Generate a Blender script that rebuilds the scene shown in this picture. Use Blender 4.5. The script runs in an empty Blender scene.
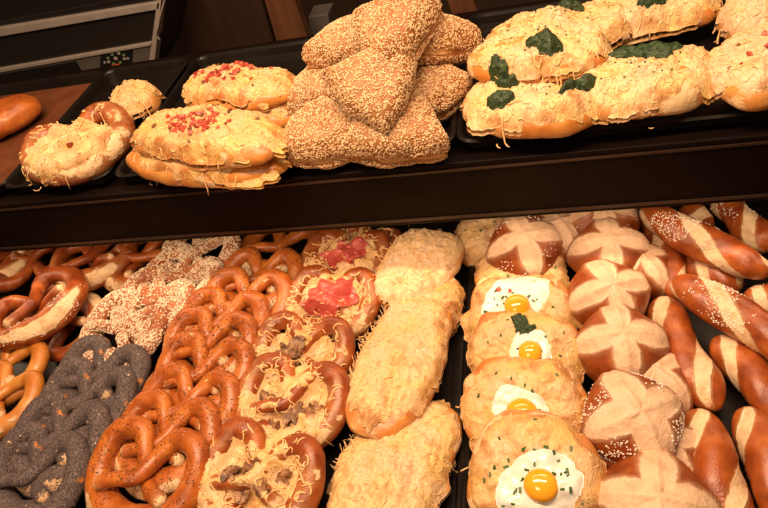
import bpy, math, random
import numpy as np
from mathutils import Matrix, Vector, Euler
from mathutils.bvhtree import BVHTree
C = bpy.context.scene
COL = C.collection

# ---------------------------------------------------------------- camera
F = 610.0; CX, CY = 384.0, 254.0; H0 = 0.67
RC = np.array([[0.96822316, 0.05475079, 0.24402104],
               [0.13314452, 0.71311301, -0.68828945],
               [-0.21169897, 0.69890785, 0.68316276]])
cam_d = bpy.data.cameras.new('camera'); cam = bpy.data.objects.new('camera', cam_d); COL.objects.link(cam)
cam_d.sensor_width = 36; cam_d.lens = 36 * F / 768; cam_d.clip_start = .02
M4 = Matrix(RC.tolist()).to_4x4(); M4.translation = (0, 0, H0); cam.matrix_world = M4
C.camera = cam

def at(px, py, z=0.02):
    d = RC @ np.array([px - CX, -(py - CY), -F]); t = (z - H0) / d[2]
    return Vector((d[0] * t, d[1] * t, z))
def aty(px, py, y):
    d = RC @ np.array([px - CX, -(py - CY), -F]); t = y / d[1]
    return Vector((d[0] * t, y, H0 + d[2] * t))

# ---------------------------------------------------------------- world, lights, exposure
C.view_settings.view_transform = 'Standard'; C.view_settings.look = 'None'
C.view_settings.gamma = 1; C.view_settings.use_curve_mapping = False
C.view_settings.exposure = 0.10
w = bpy.data.worlds.new('world'); C.world = w; w.use_nodes = True
w.node_tree.nodes['Background'].inputs[0].default_value = (1, .66, .40, 1)
w.node_tree.nodes['Background'].inputs[1].default_value = 0.09
def area(name, loc, target, sx, sy, power, col):
    l = bpy.data.lights.new(name, 'AREA'); l.shape = 'RECTANGLE'; l.size = sx; l.size_y = sy
    l.energy = power; l.color = col
    o = bpy.data.objects.new(name, l); COL.objects.link(o); o.location = loc
    o.rotation_euler = (Vector(target) - Vector(loc)).to_track_quat('-Z', 'Y').to_euler(); return o
WARM = (1, .675, .43)
area('case_lamp', (-.22, .29, 1.18), (-.22, .46, 0), 1.0, .07, 17, WARM)
area('case_lamp', (-.22, .85, 1.18), (-.22, .66, .2), 1.2, .07, 6, WARM)
area('room_lamp', (-.5, -.55, 1.25), (-.25, .5, 0), .4, .3, 5.5, (1, .68, .42))
area('shelf_lamp', (-.35, .575, .160), (-.35, .56, 0), 1.6, .05, 1.15, WARM)

# ---------------------------------------------------------------- noise
_r = np.random.RandomState(7); T1 = _r.permutation(256); TV = _r.rand(256) * 2 - 1
def vn(P, seed=0):
    P = np.asarray(P, float); i = np.floor(P).astype(int); f = P - i; u = f * f * (3 - 2 * f)
    def h(a, b, c):
        return TV[T1[(i[:, 0] + a + T1[(i[:, 1] + b + T1[(i[:, 2] + c + seed * 17) & 255]) & 255]) & 255]]
    def L(a, b, t): return a + (b - a) * t
    x, y, z = u[:, 0], u[:, 1], u[:, 2]
    return L(L(L(h(0,0,0), h(1,0,0), x), L(h(0,1,0), h(1,1,0), x), y),
             L(L(h(0,0,1), h(1,0,1), x), L(h(0,1,1), h(1,1,1), x), y), z)
def fbm(P, seed=0, o=3):
    P = np.asarray(P, float); s = 0; a = 1
    for k in range(o):
        s = s + a * vn(P * 2 ** k, seed + k); a *= .5
    return s

# ---------------------------------------------------------------- node materials
def new_mat(name):
    m = bpy.data.materials.new(name); m.use_nodes = True
    nt = m.node_tree; return m, nt, nt.nodes['Principled BSDF']
def nd(nt, t, **k):
    n = nt.nodes.new(t)
    for a, b in k.items():
        if a.startswith('i_'): n.inputs[a[2:].replace('_', ' ')].default_value = b
        else: setattr(n, a, b)
    return n
def noise_n(nt, scale, detail=3, rough=.55):
    tc = nd(nt, 'ShaderNodeTexCoord'); n = nd(nt, 'ShaderNodeTexNoise')
    n.inputs['Scale'].default_value = scale; n.inputs['Detail'].default_value = detail; n.inputs['Roughness'].default_value = rough
    nt.links.new(tc.outputs['Object'], n.inputs['Vector']); return n.outputs['Fac']
def ramp(nt, fac, stops):
    r = nd(nt, 'ShaderNodeValToRGB'); el = r.color_ramp.elements
    while len(el) < len(stops): el.new(.5)
    for e, (p, c) in zip(el, stops):
        e.position = p; e.color = (*c, 1)
    nt.links.new(fac, r.inputs[0]); return r.outputs[0]
def mixc(nt, fac, a, b):
    m = nd(nt, 'ShaderNodeMix', data_type='RGBA')
    for s, v in ((0, fac), (6, a), (7, b)):
        if isinstance(v, (int, float)): m.inputs[s].default_value = v
        elif isinstance(v, tuple): m.inputs[s].default_value = (*v, 1)
        else: nt.links.new(v, m.inputs[s])
    return m.outputs[2]
def mr(nt, v, a, b, c=0, d=1):
    m = nd(nt, 'ShaderNodeMapRange'); nt.links.new(v, m.inputs[0])
    for i, x in enumerate((a, b, c, d)): m.inputs[i + 1].default_value = x
    return m.outputs[0]
def mth(nt, op, a, b):
    m = nd(nt, 'ShaderNodeMath', operation=op)
    for s, v in ((0, a), (1, b)):
        if isinstance(v, (int, float)): m.inputs[s].default_value = v
        else: nt.links.new(v, m.inputs[s])
    return m.outputs[0]
def bump(nt, p, hts, dist):
    b = nd(nt, 'ShaderNodeBump'); b.inputs['Strength'].default_value = 1; b.inputs['Distance'].default_value = dist
    nt.links.new(hts, b.inputs['Height']); nt.links.new(b.outputs[0], p.inputs['Normal'])
def crust(name, c1, c2, c3, pale1=(.80, .56, .32), pale2=(.62, .36, .16), rough=.33, edge=.035, bd=.0008):
    """baked skin c1-c3; the attribute 'pale' >0 shows the unbrowned crumb"""
    m, nt, p = new_mat(name)
    col = ramp(nt, noise_n(nt, 38, 4), [(.3, c1), (.5, c2), (.72, c3)])
    fine = noise_n(nt, 420, 2)
    a = nd(nt, 'ShaderNodeAttribute', attribute_name='pale').outputs['Fac']
    k = mth(nt, 'ADD', a, mr(nt, noise_n(nt, 160, 3), 0, 1, -.07, .07))
    f = mr(nt, k, -edge, edge)
    pc = ramp(nt, noise_n(nt, 75, 5, .65), [(.34, pale2), (.5, pale1), (.7, tuple(min(1, x * 1.1) for x in pale1))])
    halo = mr(nt, k, -.22, 0)
    col = mixc(nt, halo, col, mixc(nt, .35, col, pale2)); 
    nt.links.new(mixc(nt, f, col, pc), p.inputs['Base Color'])
    nt.links.new(mr(nt, f, 0, 1, rough, .62), p.inputs['Roughness'])
    p.inputs['Coat Weight'].default_value = .12; p.inputs['Coat Roughness'].default_value = .25
    hb = mth(nt, 'ADD', mth(nt, 'MULTIPLY', fine, .5), mth(nt, 'MULTIPLY', mth(nt, 'MULTIPLY', noise_n(nt, 110, 5, .7), 2.6), f))
    bump(nt, p, hb, bd)
    return m
def plain(name, stops, scale=60, rough=.5, bd=0, bs=300, spec=.5, metal=0, sss=0, coat=0):
    m, nt, p = new_mat(name)
    if len(stops) == 1: p.inputs['Base Color'].default_value = (*stops[0][1], 1)
    else: nt.links.new(ramp(nt, noise_n(nt, scale, 4, .6), stops), p.inputs['Base Color'])
    p.inputs['Roughness'].default_value = rough; p.inputs['Specular IOR Level'].default_value = spec
    p.inputs['Metallic'].default_value = metal; p.inputs['Coat Weight'].default_value = coat
    p.inputs['Coat Roughness'].default_value = .12
    if sss:
        p.inputs['Subsurface Weight'].default_value = sss; p.inputs['Subsurface Radius'].default_value = (.006, .004, .002)
        p.inputs['Subsurface Scale'].default_value = 1
    if bd: bump(nt, p, noise_n(nt, bs, 4, .6), bd)
    return m
def cheese_mat(name, light, yellow, brown, amount=.0):
    m, nt, p = new_mat(name)
    base = ramp(nt, noise_n(nt, 26, 3, .5), [(.32, light), (.5, tuple((a + b) / 2 for a, b in zip(light, yellow))), (.64, yellow)])
    br = mth(nt, 'ADD', noise_n(nt, 48, 5, .65), amount)
    a = nd(nt, 'ShaderNodeAttribute', attribute_name='toast').outputs['Fac']
    f = mr(nt, mth(nt, 'ADD', br, mth(nt, 'MULTIPLY', a, .3)), .53, .74, 0, .9)
    nt.links.new(mixc(nt, f, base, brown), p.inputs['Base Color'])
    p.inputs['Roughness'].default_value = .36; p.inputs['Coat Weight'].default_value = .25; p.inputs['Coat Roughness'].default_value = .22
    v = nd(nt, 'ShaderNodeTexWave', wave_type='BANDS'); v.inputs['Scale'].default_value = 70; v.inputs['Distortion'].default_value = 14
    v.inputs['Detail'].default_value = 3; v.inputs['Detail Scale'].default_value = 1.2
    tc = nd(nt, 'ShaderNodeTexCoord'); nt.links.new(tc.outputs['Object'], v.inputs['Vector'])
    bump(nt, p, mth(nt, 'ADD', mth(nt, 'MULTIPLY', v.outputs['Fac'], .16), noise_n(nt, 130, 5, .7)), .0018)
    return m
MAT = dict(
    pretzel=crust('lye_crust', (.17, .028, .006), (.31, .066, .012), (.47, .135, .026)),
    pretzel_o=crust('orange_lye_crust', (.27, .055, .009), (.44, .112, .016), (.60, .20, .035)),
    pretzel_y=crust('golden_crust', (.36, .10, .014), (.54, .19, .03), (.66, .30, .06)),
    sesame_p=crust('seeded_crust', (.24, .06, .018), (.36, .11, .035), (.48, .18, .07), rough=.6),
    poppy_p=None,
    roll=crust('roll_crust', (.16, .028, .006), (.27, .056, .010), (.42, .115, .022), pale1=(.80, .54, .35), pale2=(.70, .44, .26), bd=.0010),
    stick=crust('stick_crust', (.20, .036, .008), (.36, .082, .014), (.54, .165, .03), pale1=(.86, .62, .38), pale2=(.68, .41, .18)),
    tri=crust('sesame_pastry', (.26, .085, .022), (.36, .14, .045), (.50, .24, .09), rough=.6, pale1=(.66, .38, .16), pale2=(.45, .20, .06)),
    loaf=crust('loaf_crust', (.42, .12, .02), (.60, .22, .04), (.72, .34, .09), pale1=(.80, .56, .30)),
    cheese=cheese_mat('melted_cheese', (.78, .53, .31), (.82, .55, .20), (.50, .21, .07)),
    cheese_y=cheese_mat('yellow_melted_cheese', (.70, .44, .22), (.76, .46, .13), (.42, .14, .035), .02),
    cheese_p=cheese_mat('pale_melted_cheese', (.76, .52, .33), (.79, .54, .26), (.54, .26, .11), -.04),
    cheese_b=cheese_mat('toasted_cheese', (.75, .48, .24), (.79, .50, .15), (.46, .18, .05), .06),
    shred=plain('grated_cheese', [(.3, (.92, .66, .36)), (.7, (.84, .48, .18))], 50, .5),
    sesame=plain('sesame_seed', [(.3, (.66, .40, .18)), (.55, (.84, .60, .34)), (.75, (.90, .72, .46))], 260, .5),
    sesame_w=plain('white_sesame', [(.3, (.80, .58, .38)), (.6, (.92, .78, .58))], 260, .5),
    poppy=plain('poppy_seed', [(.35, (.05, .037, .038)), (.55, (.115, .088, .086)), (.7, (.21, .165, .15))], 400, .6),
    salt=plain('pretzel_salt', [(.3, (.95, .86, .74))], 60, .3),
    caraway=plain('caraway', [(.3, (.16, .06, .015))], 60, .6),
    white=plain('egg_white', [(.35, (.88, .82, .70)), (.6, (.95, .91, .82))], 60, .18, .0006, 90, coat=.5),
    yolk=plain('egg_yolk', [(.3, (.95, .36, .01)), (.7, (.98, .46, .03))], 40, .15, coat=.6),
    ham=plain('ham', [(.3, (.40, .045, .035)), (.5, (.54, .085, .065)), (.7, (.66, .17, .13))], 55, .35, .0006, 120, coat=.3),
    bacon=plain('bacon', [(.35, (.26, .025, .012)), (.5, (.48, .07, .04)), (.65, (.64, .2, .13))], 220, .4),
    spinach=plain('spinach', [(.35, (.012, .028, .008)), (.55, (.03, .062, .018)), (.72, (.08, .14, .035))], 220, .45, .002, 260),
    chive=plain('chive', [(.35, (.02, .08, .015)), (.65, (.06, .15, .03))], 200, .5),
    mush=plain('mushroom', [(.35, (.09, .035, .012)), (.5, (.24, .11, .045)), (.65, (.45, .25, .12))], 120, .5, .0006, 200),
    tray=plain('black_enamel', [(.3, (.007, .005, .004)), (.7, (.012, .009, .007))], 20, .3, .0002, 60, spec=.3),
    liner=plain('brown_liner', [(.3, (.10, .028, .010)), (.7, (.17, .055, .02))], 30, .45, .0004, 90),
    shelf=plain('dark_shelf', [(.3, (.005, .0022, .0014)), (.7, (.008, .0034, .0020))], 12, .5, spec=.12),
    line=plain('shelf_edge', [(.3, (.04, .022, .014))], 12, .3),
    back=plain('dark_back', [(.3, (.022, .011, .006)), (.7, (.034, .016, .009))], 6, .5),
    steel=plain('brushed_steel', [(.3, (.36, .31, .27)), (.7, (.46, .40, .35))], 30, .35, metal=.25),
    black=plain('black_plastic', [(.3, (.012, .010, .009))], 30, .25),
    grey=plain('grey_plastic', [(.3, (.10, .085, .075))], 30, .4),
    glass=plain('tinted_panel', [(.3, (.018, .015, .013))], 30, .12),
    key=plain('key_print', [(.3, (.32, .30, .26))], 30, .5),
    keyg=plain('key_green', [(.3, (.12, .20, .10))], 30, .5),
    keyr=plain('key_red', [(.3, (.65, .07, .03))], 30, .5),
    green=plain('green_strip', [(.3, (.006, .035, .022)), (.7, (.010, .05, .03))], 10, .4),
    lace=plain('lace_cheese', [(.3, (.85, .46, .10)), (.7, (.9, .6, .2))], 60, .4),
    crumb=plain('crumb', [(.3, (.85, .62, .38))], 60, .6),
)
def wood_mat(name, a, b):
    m, nt, p = new_mat(name)
    tc = nd(nt, 'ShaderNodeTexCoord'); mp = nd(nt, 'ShaderNodeMapping'); mp.inputs['Scale'].default_value = (30, 30, 2)
    n = nd(nt, 'ShaderNodeTexNoise'); n.inputs['Scale'].default_value = 2; n.inputs['Detail'].default_value = 5
    nt.links.new(tc.outputs['Object'], mp.inputs[0]); nt.links.new(mp.outputs[0], n.inputs['Vector'])
    nt.links.new(ramp(nt, n.outputs['Fac'], [(.3, a), (.7, b)]), p.inputs['Base Color']); p.inputs['Roughness'].default_value = .5
    return m
MAT['wood'] = wood_mat('brown_wood', (.085, .032, .012), (.15, .06, .024))
MAT['wood_d'] = wood_mat('dark_wood', (.025, .011, .006), (.045, .02, .010))
def poppy_skin():
    m, nt, p = new_mat('poppy_crust')
    tc = nd(nt, 'ShaderNodeTexCoord'); v = nd(nt, 'ShaderNodeTexVoronoi'); v.inputs['Scale'].default_value = 900
    nt.links.new(tc.outputs['Object'], v.inputs['Vector'])
    sc = ramp(nt, v.outputs['Color'], [(.2, (.055, .040, .042)), (.6, (.13, .095, .092)), (.85, (.24, .17, .15))])
    bare = ramp(nt, noise_n(nt, 40, 3), [(.4, (.42, .11, .02)), (.6, (.60, .22, .05))])
    a = nd(nt, 'ShaderNodeAttribute', attribute_name='pale').outputs['Fac']
    k = mth(nt, 'ADD', a, mr(nt, noise_n(nt, 300, 3), 0, 1, -.2, .2))
    patch = mr(nt, mth(nt, 'ADD', noise_n(nt, 45, 2), mr(nt, noise_n(nt, 700, 1), 0, 1, -.1, .1)), .70, .76)
    col = mixc(nt, patch, sc, bare)
    nt.links.new(mixc(nt, mr(nt, k, -.03, .03), col, (.80, .52, .30)), p.inputs['Base Color'])
    p.inputs['Roughness'].default_value = .6; bump(nt, p, v.outputs['Distance'], .0006); return m
MAT['poppy_p'] = poppy_skin()

# ---------------------------------------------------------------- mesh helpers
def mk(name, V, Fc, mat, parent=None, attr=None, smooth=True, stuff=False):
    me = bpy.data.meshes.new(name); V = np.asarray(V, float)
    me.from_pydata(V.tolist(), [], Fc if isinstance(Fc, list) else Fc.tolist())
    me.materials.append(MAT[mat] if isinstance(mat, str) else mat)
    if smooth: me.polygons.foreach_set('use_smooth', [True] * len(me.polygons))
    for k, v in (attr or {}).items():
        a = me.attributes.new(k, 'FLOAT', 'POINT'); a.data.foreach_set('value', np.asarray(v, np.float32))
    me.update()
    o = bpy.data.objects.new(name, me); COL.objects.link(o)
    if parent: o.parent = parent
    if stuff: o['kind'] = 'stuff'
    return o
def thing(name, label, cat, group=None):
    o = bpy.data.objects.new(name, None); o.empty_display_size = .02; COL.objects.link(o)
    o['label'] = label; o['category'] = cat
    if group: o['group'] = group
    return o
def tag(o, label, cat, group=None):
    o['label'] = label; o['category'] = cat
    if group: o['group'] = group
    return o
def grid(nu, nv, cu=False, cv=True, off=0):
    """rings nu, around nv"""
    f = []
    for i in range(nu if cu else nu - 1):
        for j in range(nv if cv else nv - 1):
            a = i * nv + j; b = i * nv + (j + 1) % nv; i2 = (i + 1) % nu
            f.append((a + off, b + off, i2 * nv + (j + 1) % nv + off, i2 * nv + j + off))
    return f
def spline(P, n):
    P = np.asarray(P, float); k = len(P); Q = np.vstack([2 * P[0] - P[1], P, 2 * P[-1] - P[-2]])
    out = []; seg = k - 1
    for t in np.linspace(0, seg - 1e-6, n):
        i = int(t); u = t - i; a, b, c, d = Q[i:i + 4]
        out.append(.5 * (2 * b + (c - a) * u + (2 * a - 5 * b + 4 * c - d) * u * u + (3 * b - 3 * c + d - a) * u ** 3))
    return np.array(out)
def tube(P, R, ns=14, flat=1.0, caps=True):
    """P (n,3), R(n); returns V,F,phi,s"""
    P = np.asarray(P, float); n = len(P); T = np.gradient(P, axis=0); T /= np.linalg.norm(T, axis=1)[:, None] + 1e-12
    S = np.cross(T, [0, 0, 1.]); l = np.linalg.norm(S, axis=1); S[l < 1e-4] = (1, 0, 0); S /= np.linalg.norm(S, axis=1)[:, None]
    U = np.cross(S, T); ph = np.linspace(0, 2 * np.pi, ns, endpoint=False)
    V = P[:, None] + R[:, None, None] * (np.cos(ph)[None, :, None] * S[:, None] + flat * np.sin(ph)[None, :, None] * U[:, None])
    V = V.reshape(-1, 3); Fc = grid(n, ns)
    if caps: Fc.append(tuple(range(ns))[::-1]); Fc.append(tuple((n - 1) * ns + j for j in range(ns)))
    return V, Fc, np.tile(ph, n), np.repeat(np.linspace(0, 1, n), ns)
def box_vf(x0, x1, y0, y1, z0, z1):
    V = [(x, y, z) for z in (z0, z1) for y in (y0, y1) for x in (x0, x1)]
    return V, [(0, 2, 3, 1), (4, 5, 7, 6), (0, 1, 5, 4), (2, 6, 7, 3), (0, 4, 6, 2), (1, 3, 7, 5)]
def box(name, x0, x1, y0, y1, z0, z1, mat, parent=None, bev=.0):
    V, Fc = box_vf(x0, x1, y0, y1, z0, z1); o = mk(name, V, Fc, mat, parent, smooth=False)
    if bev:
        b = o.modifiers.new('bevel', 'BEVEL'); b.width = bev; b.segments = 2
    return o
def prism(name, pts, y0, y1, mat, parent=None, bev=0):
    """outline pts (x,z) extruded from y0 to y1"""
    n = len(pts); V = [(x, y0, z) for x, z in pts] + [(x, y1, z) for x, z in pts]
    Fc = [tuple(range(n)), tuple(range(n, 2 * n))[::-1]] + [(i, i + n, (i + 1) % n + n, (i + 1) % n) for i in range(n)]
    o = mk(name, V, Fc, mat, parent, smooth=False)
    if bev:
        b = o.modifiers.new('bevel', 'BEVEL'); b.width = bev; b.segments = 2
    return o
class Join:
    def __init__(s): s.V = []; s.F = []; s.n = 0
    def add(s, V, Fc):
        V = np.asarray(V, float); s.V.append(V); n = s.n; s.F += [tuple(i + n for i in f) for f in Fc]; s.n += len(V)
    def done(s, *a, **k): return mk(a[0], np.vstack(s.V), s.F, *a[1:], **k)
def rotm(axis_z, spin, rnd=None):
    """rows: matrices whose local z follows axis_z (N,3)"""
    N = axis_z / (np.linalg.norm(axis_z, axis=1)[:, None] + 1e-9)
    A = np.where(np.abs(N[:, 2:3]) < .9, [[0, 0, 1.]], [[1., 0, 0]]); X = np.cross(A, N); X /= np.linalg.norm(X, axis=1)[:, None]
    Y = np.cross(N, X); c, s = np.cos(spin)[:, None], np.sin(spin)[:, None]
    return X * c + Y * s, Y * c - X * s, N
OV = np.array([(1,0,0),(-1,0,0),(0,1,0),(0,-1,0),(0,0,1),(0,0,-1)], float)
OF = [(0,2,4),(2,1,4),(1,3,4),(3,0,4),(2,0,5),(1,2,5),(3,1,5),(0,3,5)]
def scatter(name, V, Fc, n, size, mat, parent, seed, mask=None, lift=.3, vary=.25, thingy=True):
    """small grains lying on the surface"""
    rs = np.random.RandomState(seed); V = np.asarray(V, float)
    tri = []
    for f in Fc:
        if len(f) == 4: tri += [(f[0], f[1], f[2]), (f[0], f[2], f[3])]
        elif len(f) == 3: tri.append(f)
    tri = np.array(tri); a, b, c = V[tri[:, 0]], V[tri[:, 1]], V[tri[:, 2]]
    nr = np.cross(b - a, c - a); ar = np.linalg.norm(nr, axis=1); cen = (a + b + c) / 3
    wgt = ar.copy()
    if mask is not None: wgt = wgt * mask(cen, nr / (ar[:, None] + 1e-12))
    if wgt.sum() <= 0: return None
    k = rs.choice(len(tri), n, p=wgt / wgt.sum()); u, v = rs.rand(n), rs.rand(n); fl = u + v > 1; u[fl], v[fl] = 1 - u[fl], 1 - v[fl]
    P = a[k] + (b[k] - a[k]) * u[:, None] + (c[k] - a[k]) * v[:, None]
    N = nr[k] / ar[k][:, None] + rs.randn(n, 3) * .22
    X, Y, Z = rotm(N, rs.rand(n) * 6.28)
    sc = (1 + rs.randn(n) * vary).clip(.5, 1.6)[:, None]
    P = P + Z * size[2] * lift
    G = P[:, None] + OV[None, :, 0:1] * (X * size[0] * sc)[:, None] + OV[None, :, 1:2] * (Y * size[1] * sc)[:, None] + OV[None, :, 2:3] * (Z * size[2] * sc)[:, None]
    FF = (np.array(OF)[None] + (np.arange(n) * 6)[:, None, None]).reshape(-1, 3)
    return mk(name, G.reshape(-1, 3), FF, mat, parent, stuff=True)

class HM:
    """height map of a set of meshes in local coordinates"""
    def __init__(s, meshes, x, y, n=72, miss=.0, blur=0, pad=.02):
        s.x, s.y, s.n = x + pad, y + pad, n
        trees = [BVHTree.FromPolygons([tuple(v) for v in V], Fc) for V, Fc in meshes]
        Z = np.full((n, n), np.nan)
        for i, xx in enumerate(np.linspace(-s.x, s.x, n)):
            for j, yy in enumerate(np.linspace(-s.y, s.y, n)):
                for t in trees:
                    r = t.ray_cast(Vector((xx, yy, 1)), Vector((0, 0, -1)))
                    if r[0] is not None and not (Z[i, j] > r[0].z): Z[i, j] = r[0].z
        s.hit = ~np.isnan(Z); Z[~s.hit] = miss
        for _ in range(blur):
            p = np.pad(Z, 1, mode='edge'); Z = (p[:-2, 1:-1] + p[2:, 1:-1] + p[1:-1, :-2] + p[1:-1, 2:] + 2 * Z) / 6
        s.Z = Z
    def __call__(s, X, Y):
        X = np.asarray(X, float); Y = np.asarray(Y, float)
        u = ((X + s.x) / (2 * s.x) * (s.n - 1)).clip(0, s.n - 1.001); v = ((Y + s.y) / (2 * s.y) * (s.n - 1)).clip(0, s.n - 1.001)
        i, j = u.astype(int), v.astype(int); a, b = u - i, v - j; Z = s.Z
        return Z[i, j] * (1 - a) * (1 - b) + Z[i + 1, j] * a * (1 - b) + Z[i, j + 1] * (1 - a) * b + Z[i + 1, j + 1] * a * b

def sheet(hm, cx, cy, rx, ry, rot, thick, seed, edge=.18, ef=3.0, amp=.002, fr=45, dome=.0, nr=30, na=120, sq=2.0, curl=0, shape=None, under=.003, octv=3, fine=0):
    """a soft layer lying on the height map: its outline, folds and thickness"""
    al = np.linspace(0, 2 * np.pi, na, endpoint=False); rho = (np.linspace(0, 1, nr) ** .85)
    c, s = np.cos(al), np.sin(al)
    base = 1 / (np.abs(c) ** sq + np.abs(s) ** sq) ** (1 / sq)
    R = base * (1 + edge * fbm(np.stack([c * ef + 5, s * ef + 7, np.full(na, seed * 1.7)], 1), seed, 4))
    if shape: R = R * shape(al)
    lx = rho[:, None] * (R * c)[None] * rx; ly = rho[:, None] * (R * s)[None] * ry
    cr, sr = math.cos(rot), math.sin(rot); X = cx + lx * cr - ly * sr; Y = cy + lx * sr + ly * cr
    X, Y = X.ravel(), Y.ravel(); h = hm(X, Y); rr = np.repeat(rho, na)
    nz = fbm(np.stack([X * fr, Y * fr, np.full(len(X), seed * 3.1)], 1), seed + 3, octv) * amp
    if fine: nz = nz + np.abs(fbm(np.stack([X * 115, Y * 115, np.full(len(X), seed * 1.1)], 1), seed + 9, 3)) * fine
    prof = (1 - rr ** 6) ** .5
    top = h + thick * prof + dome * (1 - rr ** 2) ** .6 + nz * (1 - .4 * rr ** 4) + curl * rr ** 4
    bot = h - under + curl * rr ** 4; top = np.maximum(top, bot + .0004)
    V1 = np.stack([X, Y, top], 1); V2 = np.stack([X, Y, bot], 1)
    n1 = len(V1); Fc = grid(nr, na); Fc += [tuple(reversed(f)) for f in grid(nr, na, off=n1)]
    Fc += [((nr - 1) * na + j, (nr - 1) * na + (j + 1) % na, n1 + (nr - 1) * na + (j + 1) % na, n1 + (nr - 1) * na + j)[::-1] for j in range(na)]
    Fc = [f[::-1] for f in Fc]
    toast = np.concatenate([nz / (np.abs(nz).mean() + 1e-9) * .12 - .10 + np.clip((rr - .82) * 2.5, 0, .4), rr * 0 + .5])
    return np.vstack([V1, V2]), Fc, toast
def shreds(hm, n, cx, cy, rx, ry, rot, parent, seed, L=(.008, .020), rad=(.0006, .0011), name='grated_cheese', mat='shred', ring=False, up=0):
    rs = random.Random(seed); J = Join(); cr, sr = math.cos(rot), math.sin(rot)
    for _ in range(n):
        a = rs.uniform(0, 6.283); q = rs.uniform(.72, 1.05) if ring else math.sqrt(rs.random())
        x0, y0 = q * rx * math.cos(a), q * ry * math.sin(a); x = cx + x0 * cr - y0 * sr; y = cy + x0 * sr + y0 * cr
        th = rs.uniform(0, 6.28); l = rs.uniform(*L); k = rs.uniform(-1.6, 1.6); P = []
        m = 6
        for i in range(m):
            P.append((x, y)); x += math.cos(th) * l / m; y += math.sin(th) * l / m; th += k / m * 2.6 + rs.uniform(-.3, .3)
        P = np.array(P); r = rs.uniform(*rad); z = hm(P[:, 0], P[:, 1]); z = np.maximum(z, np.roll(z, 1) - .003) + r * .7 + up
        V, Fc, _, _ = tube(np.column_stack([P, z]), np.full(m, r) * np.array([.6, 1, 1, 1, 1, .6]), 5); J.add(V, Fc)
    return J.done(name, mat, parent, stuff=True)
def bits(hm, n, cx, cy, rx, ry, rot, parent, seed, size=(.003, .006), name='bacon_bits', mat='bacon', longish=1.0, cl=None):
    rs = random.Random(seed); J = Join(); cr, sr = math.cos(rot), math.sin(rot)
    cl = cl or [(0, 0, 1)]
    for _ in range(n):
        u, v, w_ = rs.choice(cl); x0 = u * rx + rs.gauss(0, .45) * rx * w_; y0 = v * ry + rs.gauss(0, .45) * ry * w_
        if (x0 / rx) ** 2 + (y0 / ry) ** 2 > 1: continue
        x = cx + x0 * cr - y0 * sr; y = cy + x0 * sr + y0 * cr; s = rs.uniform(*size)
        V, Fc = box_vf(-s / 2 * longish, s / 2 * longish, -s / 2, s / 2, -s * .3, s * .3)
        V = np.array(V) * (1 + np.array([[rs.uniform(-.3, .3) for _ in range(3)] for _ in range(8)]))
        R = np.array(Euler((rs.uniform(-.5, .5), rs.uniform(-.5, .5), rs.uniform(0, 6.28))).to_matrix())
        J.add(V @ R.T + [x, y, float(hm([x], [y])[0]) + s * .2], Fc)
    return J.done(name, mat, parent, stuff=True, smooth=False) if J.V else None

# ---------------------------------------------------------------- pastry bodies
def pretzel_vf(w, seed, fat=1.0, flat=.92, crack=1.0):
    rs = random.Random(seed); j = lambda a=.03: rs.uniform(-a, a); s = w / 2
    half = [(-.60 + j(), -.24 + j(), .12, .42), (-.30 + j(), -.12 + j(), .11, .40), (0, .01, .115, .34), (.13, .34 + j(), .135, .20), (.36 + j(), .64 + j(), .165, .165),
            (.68 + j(), .58 + j(), .18, .18), (.83, .22 + j(), .185, .185), (.75 + j(), -.20 + j(), .205, .205), (.42, -.50, .25, .25), (0, -.62 + j(), .265, .26)]
    left = [(-x, y, r, z) for x, y, r, z in half[:-1]]; left[0] = (.60 + j(), -.22 + j(), .12, .42); left[2] = (0, .01, .115, .12); left[1] = (.28 + j(), -.11 + j(), .11, .30)
    K = np.array(half + left[::-1]); K[:, 2] *= fat; n = 132
    Q = spline(K, n); P = Q[:, :3].copy(); P[:, 2] = Q[:, 3]; R = Q[:, 2].copy()
    R[0] *= .45; R[1] *= .8; R[-1] *= .45; R[-2] *= .8
    P *= s; R *= s; V, Fc, ph, t = tube(P, R, 20, flat)
    N = V - np.repeat(P, 20, 0); N /= np.linalg.norm(N, axis=1)[:, None] + 1e-9
    nz = fbm(V * 55, seed, 3); V = V + N * (nz * .0011)[:, None]
    bel = np.abs(t - .5); side = np.cos(ph - (math.pi * .30 if True else 0))      # outer top of the belly
    out = -N[:, 1] * .62 + N[:, 2] * .6
    jag = fbm(np.column_stack([t * 60, ph * 2, ph * 0 + seed]), seed + 1, 3)
    f = crack * np.minimum((.135 - bel) * 7, (out - .70) * 2.0) + jag * .12
    tips = np.minimum(t, 1 - t); f = np.maximum(f, .10 - tips * 9 + jag * .05)
    x_ = V[:, 0]; f = np.maximum(f, (jag - 1.05) * .8 - .05)
    V = V - N * (np.clip(f, 0, .2) * .004)[:, None]
    V[:, 2] -= V[:, 2].min(); return V, Fc, f
def rounded(al, k, sharp, rot=0):
    return (1 / np.maximum.reduce([np.cos(al - rot - 2 * math.pi * i / k) * math.cos(math.pi / k) ** 0 for i in range(k)]).clip(.2)) ** sharp
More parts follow.
